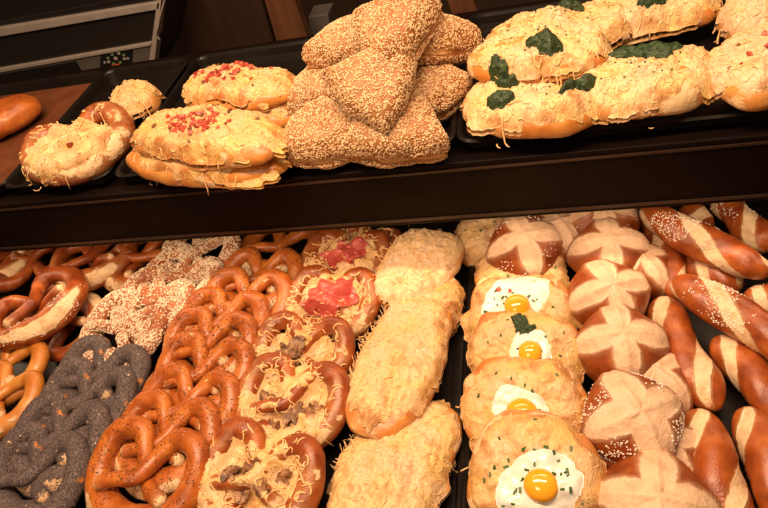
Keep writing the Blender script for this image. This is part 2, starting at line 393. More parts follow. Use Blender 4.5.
def puff(R, h, hb, seed, e1=.8, e2=.8, nr=48, na=96, amp=.0015, fr=40, rx=1, ry=1):
    al = np.linspace(0, 2 * np.pi, na, endpoint=False); th = np.linspace(.001, math.pi - .001, nr)
    rho = np.sin(th) ** e1; z = np.cos(th); z = np.sign(z) * np.abs(z) ** e2
    z = np.where(z > 0, z * h, z * hb); RR = R(al)
    X = rho[:, None] * (RR * np.cos(al))[None] * rx; Y = rho[:, None] * (RR * np.sin(al))[None] * ry; Z = np.repeat(z[:, None], na, 1)
    V = np.stack([X, Y, Z], 2).reshape(-1, 3); N = V / np.array([rx * R(al).mean(), ry * R(al).mean(), h]) ** 2
    N /= np.linalg.norm(N, axis=1)[:, None]; V = V + N * (fbm(V * fr, seed, 3) * amp)[:, None]
    Fc = [f[::-1] for f in grid(nr, na)][:]
    Fc.append(tuple(range(na))); Fc.append(tuple((nr - 1) * na + q for q in range(na))[::-1])
    return V, Fc, np.tile(al, nr), np.repeat(rho, na), np.repeat(th, na), N
def orient_out(V, Fc):
    """make face order point outward"""
    V = np.asarray(V); c = V.mean(0); s = 0
    for f in Fc[::7]:
        a, b, d = V[f[0]], V[f[1]], V[f[2]]; s += np.dot(np.cross(b - a, d - a), (a + b + d) / 3 - c)
    return [tuple(reversed(f)) for f in Fc] if s < 0 else Fc

# ---------------------------------------------------------------- posing
def pose(o, px, py, zc, h, rz=0, rx=0, ry=0):
    e = Euler((math.radians(rx), math.radians(ry), math.radians(rz))); p = at(px, py, zc)
    o.rotation_euler = e; o.location = p - e.to_matrix() @ Vector((0, 0, h / 2)); return o
def pose2(o, p1, z1, p2, z2, h, roll=0):
    a = at(*p1, z1); b = at(*p2, z2); d = b - a
    e = Euler((math.radians(roll), -math.asin(d.z / d.length), math.atan2(d.y, d.x)))
    o.rotation_euler = e; o.location = (a + b) / 2 - e.to_matrix() @ Vector((0, 0, h / 2)); return d.length
def local(p1, z1, p2, z2, px, py, z, roll=0):
    a = at(*p1, z1); b = at(*p2, z2); d = b - a
    e = Euler((math.radians(roll), -math.asin(d.z / d.length), math.atan2(d.y, d.x)))
    return e.to_matrix().inverted() @ (at(px, py, z) - (a + b) / 2)
def seglen(p1, z1, p2, z2): return (at(*p1, z1) - at(*p2, z2)).length

# ================================================================ THE CASE
ZT = .265                                                   # height of the upper trays
YF = .560
def structure(o): o['kind'] = 'structure'; return o
structure(box('floor', -1.9, .9, -.6, 2.4, -.06, -.022, 'shelf'))
structure(box('wall_back', -2.6, 1.6, 2.0, 2.04, -.02, 2.4, 'back'))
sh = thing('display_shelf', 'dark brown shelf board with a deep front edge crossing the whole case', 'shelf')
zb = aty(384, 226.5, YF - .012).z
box('board', -1.5, .8, YF + .004, YF + .38, ZT - .024, ZT - .008, 'shelf', sh)
box('front_edge', -1.5, .8, YF - .012, YF + .006, zb, ZT - .004, 'shelf', sh, .002)
box('edge_strip', -1.5, .8, YF - .0135, YF - .0122, zb + .006, zb + .010, 'line', sh)
box('edge_strip', -1.5, .8, YF - .0135, YF - .0122, ZT - .014, ZT - .011, 'line', sh)

def tray(label, x0, x1, y0, y1, z, rim=.014, mat='tray', liner=False, lw=.0045, group=None):
    t = thing('baking_tray', label, 'tray', group)
    # shell with a sloped wall and rolled lip, one closed profile swept round a rounded rectangle
    prof = [(.020, .0), (.006, .0015), (.003, rim * .8), (.0015, rim), (-lw * .3, rim + .0012), (-lw, rim - .0004), (-lw * .7, rim - .0022), (0, rim - .002), (.002, .001), (.006, -.0012), (.020, -.002)]
    rings = []
    for ins, zz in prof:
        r = .018 - ins * .6; r = max(r, .004); ring = []
        for cx, cy, a0 in ((x1 - ins - r, y1 - ins - r, 0), (x0 + ins + r, y1 - ins - r, 90), (x0 + ins + r, y0 + ins + r, 180), (x1 - ins - r, y0 + ins + r, 270)):
            for k in range(7):
                a = math.radians(a0 + k * 15); ring.append((cx + r * math.cos(a), cy + r * math.sin(a), z + zz))
        rings.append(ring)
    n = len(rings[0]); V = [v for r in rings for v in r]; Fc = grid(len(rings), n)
    Fc.append(tuple(range(n))); Fc.append(tuple((len(rings) - 1) * n + q for q in range(n))[::-1])
    mk('tray_pan', V, Fc, mat, t, smooth=False)
    if liner: box('tray_liner', x0 + .012, x1 - .012, y0 + .012, y1 - .012, z + .0003, z + .0012, 'liner', t)
    return t
Xa = at(6, 199, ZT).x; Xb = at(107, 188, ZT).x; Xc = at(118, 186, ZT).x; Xd = at(452, 157, ZT).x; Xe = at(461, 155, ZT).x
YB = YF + .315
tray('brown-lined black tray at the left end of the upper shelf', Xa - .42, Xa - .006, YF + .004, YB, ZT, mat='tray', liner=True)
tray('narrow black tray under the round cheese pretzel on the upper shelf', Xa, Xb, YF + .004, YB, ZT)
tray('wide black tray holding bacon breads and sesame triangles', Xc, Xd, YF + .004, YB, ZT)
tray('black tray under the spinach breads on the upper shelf', Xe, Xe + .50, YF + .004, YB, ZT)
ZL = .004; YL = .20
XL = at(243, 245, .02).x; XM0 = at(459, 508, .014).x; XM1 = XM0 + .008
tray('large black tray under the plain, sesame and poppy pretzels at left', XL - .80, XL - .004, YL, .785, ZL)
tray('black tray under the topped pretzels and long cheese breads', XL, XM0, YL, .785, ZL)
tray('black tray under the egg breads, slit rolls and salted sticks', XM1, XM1 + .52, YL, .785, ZL)
structure(box('trim_1', -1.9, .9, YL - .03, .90, -.022, ZL - .0035, 'shelf'))

# ================================================================ PRETZELS
GP = {}
def pretzel(kind, label, px, py, zc, w=.15, rz=0, rx=0, ry=0, seed=0, fat=1.0, group=None, salt=0, crack=.6):
    nm = {'plain': 'pretzel', 'orange': 'pretzel', 'golden': 'pretzel', 'sesame': 'sesame_pretzel', 'poppy': 'poppy_seed_pretzel', 'caraway': 'caraway_pretzel'}[kind]
    t = thing(nm, label, 'pretzel', group)
    V, Fc, f = pretzel_vf(w, seed, fat, crack=crack); Fc = orient_pret(V, Fc)
    m = {'plain': 'pretzel', 'orange': 'pretzel_o', 'golden': 'pretzel_y', 'sesame': 'sesame_p', 'poppy': 'poppy_p', 'caraway': 'pretzel_o'}[kind]
    if kind == 'sesame': f = f * 0 - .3
    if kind == 'poppy': f = f - .03
    mk('pretzel_body', V, Fc, m, t, {'pale': f})
    if kind == 'sesame':
        scatter('sesame_seeds', V, Fc, 4200, (.0019, .0012, .0007), 'sesame_w', t, seed, lambda c, n: (n[:, 2] > -.25) * (.35 + 1.6 * (vn(c * 45, seed) > -.25)), .5)
    if kind == 'poppy':
        scatter('poppy_seeds', V, Fc, 4200, (.0007, .0007, .0006), 'poppy', t, seed, lambda c, n: (n[:, 2] > -.3) * (vn(c * 50, seed) > -.6), .6)
        scatter('sesame_seeds', V, Fc, 14, (.0015, .001, .0006), 'sesame_w', t, seed + 5, lambda c, n: n[:, 2] > .2, .6)
    if kind == 'caraway':
        scatter('caraway_seeds', V, Fc, 750, (.0014, .0006, .0005), 'caraway', t, seed, lambda c, n: (n[:, 2] > .1) * (vn(c * 60, seed) > -.1), .4)
        scatter('salt_grains', V, Fc, 60, (.0006, .0006, .0005), 'salt', t, seed + 4, lambda c, n: n[:, 2] > .3, .4)
    if salt:
        scatter('salt_grains', V, Fc, salt, (.0011, .0010, .0008), 'salt', t, seed + 2, lambda c, n: (n[:, 2] > .2) * (c[:, 1] < -w * .17) * (vn(c * 45, seed) > -.2), .5)
    h = V[:, 2].max(); pose(t, px, py, zc, h * .7, rz, rx, ry); return t
def orient_pret(V, Fc):
    # tube faces: check against ring centre
    P = V[:20].mean(0); a, b, c = V[Fc[40][0]], V[Fc[40][1]], V[Fc[40][2]]
    cen = V[40:60].mean(0); s = np.dot(np.cross(b - a, c - a), (a + c) / 2 - cen)
    return [tuple(reversed(f)) for f in Fc] if s < 0 else Fc

GA = 'plain pretzels heaped at the back left'
pretzel('plain', 'dark pretzel edge-on behind the heap, topmost glimpse under the shelf at far left', 6, 262, .030, .15, 30, 5, 0, 11)
pretzel('plain', 'brown pretzel with a short pale split directly behind the big salted pretzel', 38, 262, .034, .15, 200, 8, 0, 12)
pretzel('plain', 'dark pretzel lowest in the heap, seen through the loops of the big salted pretzel', 42, 316, .018, .15, 70, 0, 0, 13)
pretzel('plain', 'brown pretzel beside the sesame pretzels, under the big salted one', 70, 325, .020, .14, 150, 0, 0, 14)
pretzel('plain', 'red-brown pretzel with smooth round loop lying right behind the big salted pretzel', 93, 262, .052, .15, 20, 6, 4, 15, crack=.5)
pretzel('plain', 'pretzel with cream split squeezed between the heap and white sesame pretzels', 138, 262, .040, .15, -55, 10, 0, 16)
pretzel('plain', 'big glossy pretzel with long pale salted split topping the left heap', 38, 308, .068, .165, 52, 4, 0, 17, salt=220, crack=1.5)
pretzel('golden', 'golden pretzel cut by the left edge, farther of two, behind its twin', 4, 372, .040, .14, -10, 14, 0, 18, crack=.4)
pretzel('golden', 'golden pretzel cut by the left edge, nearer of two, beside the poppy seed pretzels', -2, 402, .044, .14, -16, 14, 0, 19, crack=.4)
GS = 'sesame pretzels in the left tray'
pretzel('sesame', 'white sesame pretzel at the very back, tucked under the shelf edge', 196, 258, .045, .15, -20, 14, 0, 21, 1.0)
pretzel('sesame', 'sesame pretzel second from the back, thickly seeded and pale', 178, 283, .045, .15, -30, 14, 0, 22, 1.0)
pretzel('sesame', 'sesame pretzel third from the back, leaning on the caraway pretzels', 152, 306, .047, .15, -28, 14, 0, 23, 1.0)
pretzel('sesame', 'sesame pretzel nearest the viewer, just behind the poppy seed pretzels', 122, 332, .050, .15, -28, 14, 0, 24, 1.0)
pretzel('poppy', 'poppy seed pretzel at the back of the dark row, with an orange bare patch', 99, 381, .046, .15, -14, 18, 0, 31, 1.04)
pretzel('poppy', 'poppy seed pretzel second from the back of the dark row', 85, 406, .048, .15, -12, 20, 0, 32, 1.04)
pretzel('poppy', 'poppy seed pretzel third from the back of the dark row', 58, 444, .048, .15, -12, 20, 0, 33, 1.04)
pretzel('poppy', 'poppy seed pretzel at the front left corner of the display', 36, 478, .048, .15, -12, 22, 0, 34, 1.04)
cw = [(278, 252, .028, -14, 6, 41, 'caraway pretzel at the back of the row, half under the shelf edge'),
      (258, 284, .036, -8, 16, 42, 'caraway pretzel just in front of the one under the shelf edge'),
      (246, 306, .046, -8, 22, 43, 'caraway pretzel third from the back of the orange-brown row'),
      (222, 327, .046, -10, 22, 44, 'caraway pretzel fourth from the back, beside the sesame pretzels'),
      (208, 350, .050, -10, 22, 45, 'caraway pretzel fourth from the front of the orange-brown row'),
      (202, 378, .050, -10, 22, 46, 'caraway pretzel third from the front, its right loop by the mushroom pretzels'),
      (187, 412, .050, -10, 22, 47, 'caraway pretzel second from the front, beside the poppy pretzels'),
      (165, 444, .048, -10, 22, 48, 'caraway pretzel right behind the front one, only its loops showing')]
for px, py, z, rz, rx, sd, lb in cw: pretzel('caraway', lb, px, py, z, .15, rz, rx, 0, sd)
pretzel('caraway', 'largest caraway pretzel at the front of the row, pale split cut by the picture bottom', 145, 478, .052, .165, -12, 22, 0, 49, 1.0, crack=1.3)

def topped(label, px, py, zc, w, rz, rx, seed, top, name):
    t = thing(name, label, 'pretzel', 'cheese-topped pretzels in the middle tray')
    V, Fc, f = pretzel_vf(w, seed, 1.05, crack=.3); Fc = orient_pret(V, Fc); mk('pretzel_body', V, Fc, 'pretzel', t, {'pale': f}); s = w / 2
    hm = HM([(V, Fc)], s, s, miss=.010, blur=7)
    hm.Z -= .0028
    V2, F2, to = sheet(hm, 0, -.08 * s, .80 * s, .74 * s, 0, .005, seed, .16, 3, .0045, 60, curl=-.001, fine=.0012, sq=2.2); F2 = orient_sheet(V2, F2)
    mk('melted_cheese', V2, F2, 'cheese', t, {'toast': to * .3})
    h2 = HM([(V, Fc), (V2, F2)], s, s, miss=.004)
    shreds(h2, 150, 0, -.05 * s, .92 * s, .85 * s, 0, t, seed, L=(.008, .022), rad=(.0007, .0012))
    rs = random.Random(seed)
    if top == 'ham':
        V3, F3, _ = sheet(h2, .05 * s, .12 * s, .52 * s, .40 * s, .2, .0016, seed + 4, .22, 2.2, .007, 48, under=-.0004); F3 = orient_sheet(V3, F3)
        V3[:, 2] += .003
        mk('ham_slice', V3, F3, 'ham', t)
        h3 = HM([(V, Fc), (V2, F2), (V3, F3)], s, s, miss=.004); shreds(h3, 9, 0, 0, .5 * s, .4 * s, 0, t, seed + 7, L=(.006, .011))
    if top == 'mush':
        for k in range(9):
            a = rs.uniform(0, 6.28); q = math.sqrt(rs.random()) * .5; x, y = q * s * math.cos(a), -.1 * s + q * s * math.sin(a) * .9
            mushroom(t, h2, x, y, rs.uniform(0, 6.28), rs.uniform(.014, .024), rs)
    pose(t, px, py, zc, V[:, 2].max() * .7, rz, rx); return t
def orient_sheet(V, Fc):
    a, b, c = V[Fc[60][0]], V[Fc[60][1]], V[Fc[60][2]]
    return [tuple(reversed(f)) for f in Fc] if np.cross(b - a, c - a)[2] < 0 else Fc
def mushroom(t, hm, x, y, rot, L, rs):
    """slice: half-moon cap with stem stub, slightly curled"""
    pts = [(-1, 0), (-.85, .45), (-.45, .78), (0, .9), (.45, .78), (.85, .45), (1, 0), (.75, -.12), (.25, .02), (.2, -.55), (.0, -.62), (-.2, -.55), (-.25, .02), (-.75, -.12)]
    c, s = math.cos(rot), math.sin(rot); P = []
    tl = rs.uniform(-.5, .5); cu = rs.uniform(.1, .5)
    for u, v in pts:
        X, Y = x + (u * c - v * s) * L * .6, y + (u * s + v * c) * L * .6
        P.append((X, Y, u * tl * L * .3 + cu * L * (u * u) * .4))
    z0 = float(hm([x], [y])[0]) + .0022; n = len(P)
    V = [(a, b, z0 + d + .0011) for a, b, d in P] + [(a, b, z0 + d - .0011) for a, b, d in P]
    Fc = [tuple(range(n))[::-1], tuple(range(n, 2 * n))] + [(i, (i + 1) % n, (i + 1) % n + n, i + n) for i in range(n)]
    mk('mushroom_slice', V, Fc, 'mush', t, smooth=False)
topped('pretzel with melted cheese and a ham slice, half hidden at the back under the shelf', 345, 262, .036, .145, -8, 8, 51, 'ham', 'ham_pretzel')
topped('ham and cheese pretzel whose pink slice lies in the second place of its row', 330, 306, .045, .145, -8, 16, 52, 'ham', 'ham_pretzel')
topped('mushroom and cheese pretzel right in front of the ham pretzels', 300, 358, .048, .145, -10, 20, 53, 'mush', 'mushroom_pretzel')
topped('mushroom and cheese pretzel in the middle of its row, shreds hanging off its right loop', 290, 405, .052, .15, -12, 20, 54, 'mush', 'mushroom_pretzel')
topped('mushroom and cheese pretzel at the front of its row, cut by the picture bottom', 258, 482, .050, .155, -14, 20, 55, 'mush', 'mushroom_pretzel')
topped('pretzel with plain cheese peeping out behind the back ham pretzel', 362, 250, .030, .13, -20, 4, 56, 'none', 'cheese_pretzel')

# ================================================================ CHEESE BREADS
def loaf_vf(L, W, Hh, seed, shape=None):
    R = lambda al: (shape(al) if shape else 1) / (np.abs(np.cos(al)) ** 2.6 + np.abs(np.sin(al)) ** 2.6) ** (1 / 2.6)
    V, Fc, al, rho, th, N = puff(R, Hh * .62, Hh * .38, seed, .68, .95, 36, 80, .002, 35, L / 2, W / 2)
    aa = fbm(np.column_stack([np.cos(al) * 1.6, np.sin(al) * 1.6, al * 0 + seed * 2.3]), seed + 6, 3); bend = .06 * W * math.sin(seed)
    V[:, 0] *= 1 + .05 * aa; V[:, 1] *= 1 + .10 * aa; V[:, 1] += bend * np.cos(V[:, 0] / L * 5)
    V[:, 2] *= 1 + .14 * vn(np.column_stack([V[:, 0] * 28, V[:, 1] * 20, V[:, 0] * 0 + seed]), seed + 2)
    V[:, 2] -= V[:, 2].min(); return V, orient_out(V, Fc), fbm(V * 40, seed, 3) * .25 - .1
def cheese_bread(name, label, p1, z1, p2, z2, W, Hh, seed, cm='cheese', group=None, edge=.14, cover=1.06, coverL=.98, roll=0, shift=(0, 0), sh=60, amp=.006, extra=None, shape=None, cat='bread', web=None):
    L = seglen(p1, z1, p2, z2)
    t = thing(name, label, cat, group); V, Fc, f = loaf_vf(L, W, Hh, seed, shape)
    mk('bread_body', V, Fc, 'loaf', t, {'pale': f})
    hm = HM([(V, Fc)], L / 2, W / 2, miss=Hh * .42, blur=5, pad=.03)
    V2, F2, to = sheet(hm, shift[0] * L, shift[1] * W, L / 2 * coverL, W / 2 * cover * .97, 0, .004, seed, edge * .62, 5.5, amp, 30, sq=2.5, nr=64, na=230, octv=4, fine=.0034, under=.005, shape=shape); F2 = orient_sheet(V2, F2)
    mk('melted_cheese', V2, F2, cm, t, {'toast': to})
    h2 = HM([(V, Fc), (V2, F2)], L / 2, W / 2, miss=.003, pad=.03)
    if sh:
        shreds(h2, int(sh * 1.6), 0, 0, L / 2 * .98, W / 2 * 1.0, 0, t, seed, L=(.006, .015), rad=(.0004, .0009))
        shreds(h2, sh // 3, 0, 0, L / 2 * 1.0, W / 2 * 1.08, 0, t, seed + 3, L=(.006, .012), rad=(.0005, .0009), ring=True)
    if web: shreds(h2, web[0], web[1] * L, web[2] * W, web[3] * L, web[4] * W, 0, t, seed + 31, L=(.008, .020), rad=(.0005, .0009))
    if extra: extra(t, h2, L, W, seed, [(V, Fc), (V2, F2)])
    pose2(t, p1, z1, p2, z2, Hh, roll); return t
GC = 'long cheese breads in the middle tray'
cheese_bread('cheese_bread', 'long bread covered in pale melted cheese, farthest in the middle tray', (396, 298), .052, (436, 224), .042, .098, .032, 61, 'cheese_p', GC, .16, 1.02, roll=4, sh=120, web=(90, -.2, .5, .3, .12), shape=lambda al: 1 - .22 * np.cos(al) ** 3 + .22 * np.clip(np.cos(al + 1.45), 0, 1) ** 5 - .10 * np.clip(np.cos(al - .8), 0, 1))
cheese_bread('cheese_bread', 'end of a cheese bread showing between the farthest and the yellow one', (420, 346), .024, (446, 278), .026, .074, .032, 65, 'cheese_y', GC, .10, 1.08, sh=30)
cheese_bread('cheese_bread', 'long bread with yellow melted cheese in the middle of its row', (374, 424), .056, (428, 290), .038, .104, .036, 62, 'cheese', GC, .18, 1.06, sh=80, roll=3, coverL=.96, web=(170, -.05, .52, .38, .14), shape=lambda al: 1 - .12 * np.cos(al))
cheese_bread('cheese_bread', 'nearest long cheese bread, lower end cut off at the picture bottom', (354, 560), .034, (428, 398), .024, .120, .036, 63, 'cheese', GC, .20, 1.08, sh=80, web=(90, .1, .5, .3, .1))
cheese_bread('cheese_bread', 'lower cheese bread under the nearest long one, frilly cheese on its side', (388, 500), .020, (436, 412), .020, .085, .034, 64, 'cheese_p', GC, .22, 1.10, sh=60)

# ---- egg breads
def egg(t, hm, x, y, r, seed, meshes, yolk=.42, wide=1.15, yoff=.02):
    V, Fc, _ = sheet(hm, x, y, r * wide, r, seed, .0022, seed, .16, 1.8, .0012, 40, nr=20, na=72); Fc = orient_sheet(V, Fc)
    w_ = mk('egg_white', V, Fc, 'white', t)
    yr = r * yolk * 1.1; R = lambda al: 1 + 0 * al
    V3, F3, *_ = puff(R, yr * .55, yr * .2, seed, 1, 1, 24, 40, .0003, 60, yr, yr * .95); F3 = orient_out(V3, F3)
    V3 = V3 + [x + r * .06, y - r * yoff, float(hm([x], [y])[0]) + .003]
    mk('egg_yolk', V3, F3, 'yolk', t)
    return (V, Fc)
def egg_bread(label, px, py, zc, rx_, ry_, Hh, seed, rz=0, tilt=15, egg_at=None, er=.028, spin=None, cm='cheese_b', ham=0, chives=26, name='egg_bread', yolk=.42, yoff=.02):
    t = thing(name, label, 'bread', 'round cheese breads in a row')
    V, Fc, f = loaf_vf(rx_ * 2, ry_ * 2, Hh, seed); mk('bread_body', V, Fc, 'loaf', t, {'pale': f})
    hm = HM([(V, Fc)], rx_, ry_, miss=.014, blur=5)
    V2, F2, to = sheet(hm, 0, -.0, rx_ * 1.02, ry_ * 1.02, 0, .004, seed, .14, 3, .0045, 38, sq=2.0, nr=34, na=150, octv=4, fine=.0024); F2 = orient_sheet(V2, F2)
    mk('melted_cheese', V2, F2, cm, t, {'toast': to}); M = [(V, Fc), (V2, F2)]
    h2 = HM(M, rx_, ry_, miss=.004)
    if egg_at: M.append(egg(t, h2, egg_at[0], egg_at[1], er, seed, M, yolk, 1.3, yoff)); 
    if spin:
        for (x, y, a, b) in spin:
            V4, F4, _ = sheet(h2, x, y, a, b, .4, .004, seed + 8, .4, 3, .003, 160, nr=16, na=60); F4 = orient_sheet(V4, F4); mk('herb_topping', V4, F4, 'spinach', t)
    h3 = HM(M, rx_, ry_, miss=.004)
    shreds(h3, 34, 0, 0, rx_, ry_, 0, t, seed, L=(.006, .013), rad=(.0005, .0009), ring=True)
    if chives: bits(h3, chives, 0, 0, rx_ * .9, ry_ * .9, 0, t, seed, (.0016, .0026), 'chopped_chives', 'chive', 2.0)
    if ham: bits(h3, ham, 0, 0, rx_ * .8, ry_ * .8, 0, t, seed + 2, (.004, .007), 'ham_bits', 'bacon', 1.2)
    pose(t, px, py, zc, Hh, rz, tilt); return t
egg_bread('cheese bread peeping out at the back left, mostly under the first slit roll', 497, 236, .026, .062, .058, .036, 71, 0, 8, cm='cheese', name='cheese_bread', chives=6)
egg_bread('cheese and herb bread between the rear slit roll and the rearmost fried egg', 522, 276, .032, .062, .056, .034, 72, -6, 14, cm='cheese_b', ham=7, name='cheese_bread')
egg_bread('bread with the rearmost fried egg, white spread to the left, ham bits beside it', 520, 320, .042, .066, .062, .034, 73, -6, 22, (-.004, .020), .034, ham=8, chives=20, yolk=.42, yoff=.30)
egg_bread('egg bread with a clump of dark green herbs behind its small yolk', 524, 356, .048, .064, .060, .034, 74, -6, 24, (.008, .000), .024, [(-.004, .036, .010, .015), (.004, .028, .012, .006)], chives=22, yolk=.52)
egg_bread('golden cheese bread whose yolk sits low at its front, second from the front', 523, 412, .050, .068, .062, .034, 75, -8, 24, (.000, -.004), .026, chives=16, yolk=.62)
egg_bread('nearest egg bread with large whole orange yolk and chives, cut by the picture bottom', 534, 480, .050, .068, .066, .036, 76, -10, 22, (.008, -.004), .033, chives=40, yolk=.46)

# ================================================================ SLIT ROLLS
def roll(label, px, py, zc, r, seed, rz=0, rx=0, ry=0, salt=0, squash=1.0, g0=.20, gm=.755, h=.80):
    t = thing('slit_roll', label, 'roll', 'slit rolls in the right tray')
    R = lambda al: 1 + .025 * np.cos(4 * al)
    V, Fc, al, rho, th, N = puff(R, r * h, r * .45, seed, .92, .9, 64, 128, .0016, 30, r, r * squash)
    Fc = orient_out(V, Fc)
    # four browned quarters left between the arms of the burst cross
    wob = fbm(np.column_stack([V[:, 0] * 45, V[:, 1] * 45, V[:, 2] * 30]), seed + 2, 3)
    q = (al + math.pi / 4 * 0) % (math.pi / 2) - math.pi / 4
    tt = th / math.pi * 2                                             # 0 top .. 1 rim
    k = (al // (math.pi / 2)).astype(int); rv = np.random.RandomState(seed); off = rv.uniform(-.10, .10, 4)[k]; g00 = (g0 + rv.uniform(-.06, .08, 4))[k]
    g = gm * np.clip((tt - g00) / (.92 - g00), 0, 1.0) ** .72
    d = (np.abs(q + off) + wob * .06) - g
    pale = np.where(tt < g00, np.maximum(d, (g00 - tt)), d) * 1.0
    pale = np.minimum(pale, (1.10 - tt) * 2)
    lip = np.exp(-((pale + .06) / .06) ** 2) * .0016 - np.clip(pale, 0, .2) * .005
    ridge = np.exp(-(np.minimum(np.abs(np.sin(al)), np.abs(np.cos(al))) * rho * r / .004) ** 2) * np.clip(1 - tt, 0, 1) ** .6 * .0022
    V = V + N * (lip + ridge + (-rho * np.abs(np.sin(2 * al)) ** 2 * .0028))[:, None]
    V[:, 2] -= V[:, 2].min(); mk('roll_body', V, Fc, 'roll', t, {'pale': pale})
    if salt:
        rim = lambda c, n: ((n[:, 2] > -.3) * (pale_of(c) > 0) * (vn(c * 60, seed) > -.3)).astype(float)
        def pale_of(c):
            a = np.arctan2(c[:, 1], c[:, 0]); qq = a % (math.pi / 2) - math.pi / 4
            rr_ = np.hypot(c[:, 0], c[:, 1]) / r
            return (np.abs(qq) < gm * .62) * (rr_ > .62)
        scatter('salt_grains', V, Fc, salt, (.0012, .0011, .0009), 'salt', t, seed, rim, .4)
    pose(t, px, py, zc, r * (h + .35), rz, rx, ry); return t
RZ = 8
roll('slit roll partly hidden behind the rear salted roll, near the shelf edge', 556, 236, .038, .050, 82, 30, 8, 8, salt=60)
roll('salted slit roll resting on the round cheese breads at the back left', 524, 248, .058, .052, 81, 20, 14, -4, salt=140)
roll('slit roll farthest back in its column, cut by the dark shelf edge', 600, 222, .045, .052, 83, 5, 4, 0, salt=50)
roll('bare slit roll second from the back of its column', 608, 252, .052, .051, 84, 2, 12, 0)
roll('slit roll third from the back with a wide pale cross', 608, 296, .054, .051, 85, 20, 16, 0)
roll('slit roll in the middle of its column, pale cross almost covering its back', 620, 346, .052, .052, 86, 4, 10, 0, h=.85)
roll('thickly salted slit roll second from the front, cracked pale cross', 632, 419, .060, .052, 87, 26, 18, 0, salt=420, g0=.30)
roll('nearest slit roll, front cut off at the picture bottom', 655, 506, .046, .055, 88, -6, 10, 0)
roll('lower slit roll showing as a pale patch right of the second roll', 640, 270, .032, .044, 89, 30, 0, 0)
roll('lower brown roll under the middle and salted rolls, right side only', 652, 382, .028, .047, 90, 40, 0, 0)
roll('lower roll glimpsed left beneath the salted front roll', 604, 440, .028, .046, 91, 50, 0, 0)
roll('lower roll glimpsed between the two nearest rolls on the right', 664, 455, .024, .044, 92, 20, 0, 0)

# ================================================================ STICKS
def stick(label, p1, z1, p2, z2, r, seed, turns=1.1, phase=0, salt=0, roll_=0, wide=.36):
    L = seglen(p1, z1, p2, z2)
    t = thing('salted_stick' if salt else 'lye_stick', label, 'bread stick', 'twisted lye sticks in the right tray')
    n, ns = 110, 40; s = np.linspace(0, 1, n); x = (s - .5) * L
    Rr = r * np.clip(1 - np.abs(2 * s - 1) ** 3.4, 0, 1) ** .5 * (1 + .07 * np.sin(s * 9 + seed)); Rr = np.maximum(Rr, .0004)
    ph = np.linspace(0, 2 * np.pi, ns, endpoint=False)
    S, PH = np.meshgrid(s, ph, indexing='ij'); tw = 2 * np.pi * turns * .68 * S + phase + .5
    b = np.cos(2 * (PH - tw) * 1.0)                                  # two-strand twist
    rad = Rr[:, None] * (1 + .11 * b - .10 * np.clip(b - .1 * 0 - .80, 0, 1) * 0)
    bend = .05 * L * np.sin(np.pi * S) * .5 * (1 if seed % 2 else -1)
    V = np.stack([np.repeat(x[:, None], ns, 1), rad * np.cos(PH) + bend, rad * np.sin(PH) * .92], 2).reshape(-1, 3)
    ff = np.stack([S * L * 60, np.cos(PH) * 1.2, np.sin(PH) * 1.2], 2).reshape(-1, 3)
    wob = fbm(ff, seed, 3); pale = (wide - .46 + (-b.ravel()) * .75 - .2) + wob * .12 - .12
    pale = np.minimum(pale, .9 - np.abs(2 * S.ravel() - 1)  + .05)
    N = np.stack([0 * PH, np.cos(PH), np.sin(PH)], 2).reshape(-1, 3)
    V = V + N * (np.exp(-((pale + .07) / .08) ** 2) * .0011 + fbm(V * 50, seed + 2, 2) * .0009)[:, None]
    Fc = grid(n, ns); Fc.append(tuple(range(ns))[::-1]); Fc.append(tuple((n - 1) * ns + j for j in range(ns)))
    Fc = orient_out(V, Fc); V[:, 2] += r * .92; mk('stick_body', V, Fc, 'stick', t, {'pale': pale})
    if salt: scatter('salt_grains', V, Fc, salt, (.0011, .0010, .0008), 'salt', t, seed, lambda c, nn: (nn[:, 2] > .15) * (np.abs(c[:, 0] / L + .12) < .22) * (vn(c * 45, seed) > -.25), .4)
    pose2(t, p1, z1, p2, z2, 2 * r * .92, roll_); return t
stick('salted twisted stick at the far right back, leaning against the tray wall', (716, 196), .040, (766, 250), .045, .021, 101, 1.0, 0, 110)
stick('stick end poking out behind the long salted stick, near the shelf edge', (694, 246), .026, (692, 206), .035, .022, 102, .8, 1)
stick('lower stick behind the slit rolls with salt on its pale twist', (648, 208), .024, (676, 298), .030, .022, 103, 1.2, .6, 90)
stick('lower stick crossing under the long salted stick', (686, 255), .026, (740, 290), .026, .022, 104, 1.0, 1.4)
stick('pale stick end at the right picture edge between the two long salted sticks', (745, 292), .030, (806, 322), .030, .021, 105, 1.0, 2.0, 30)
stick('long salted stick on top at the back, running down to the right', (641, 209), .066, (770, 274), .060, .0235, 106, 1.15, .5, 330)
stick('long salted stick on top in the middle, running off the right picture edge', (672, 280), .066, (812, 366), .062, .0235, 107, 1.2, .9, 330)
stick('plump unsalted stick beside the slit rolls, just behind the front row', (660, 298), .032, (716, 410), .034, .0235, 108, 1.0, 2.4)
stick('stick under the middle salted stick, at the right edge above the front row', (716, 338), .030, (792, 424), .030, .0225, 109, 1.1, 2.0)
stick('front stick beside the nearest slit rolls, glossy brown with two broad slashes', (697, 410), .030, (742, 540), .030, .0245, 110, 1.0, 2.2)
stick('front stick in the bottom right corner of the display', (745, 408), .030, (800, 545), .030, .0245, 111, 1.0, 2.6)

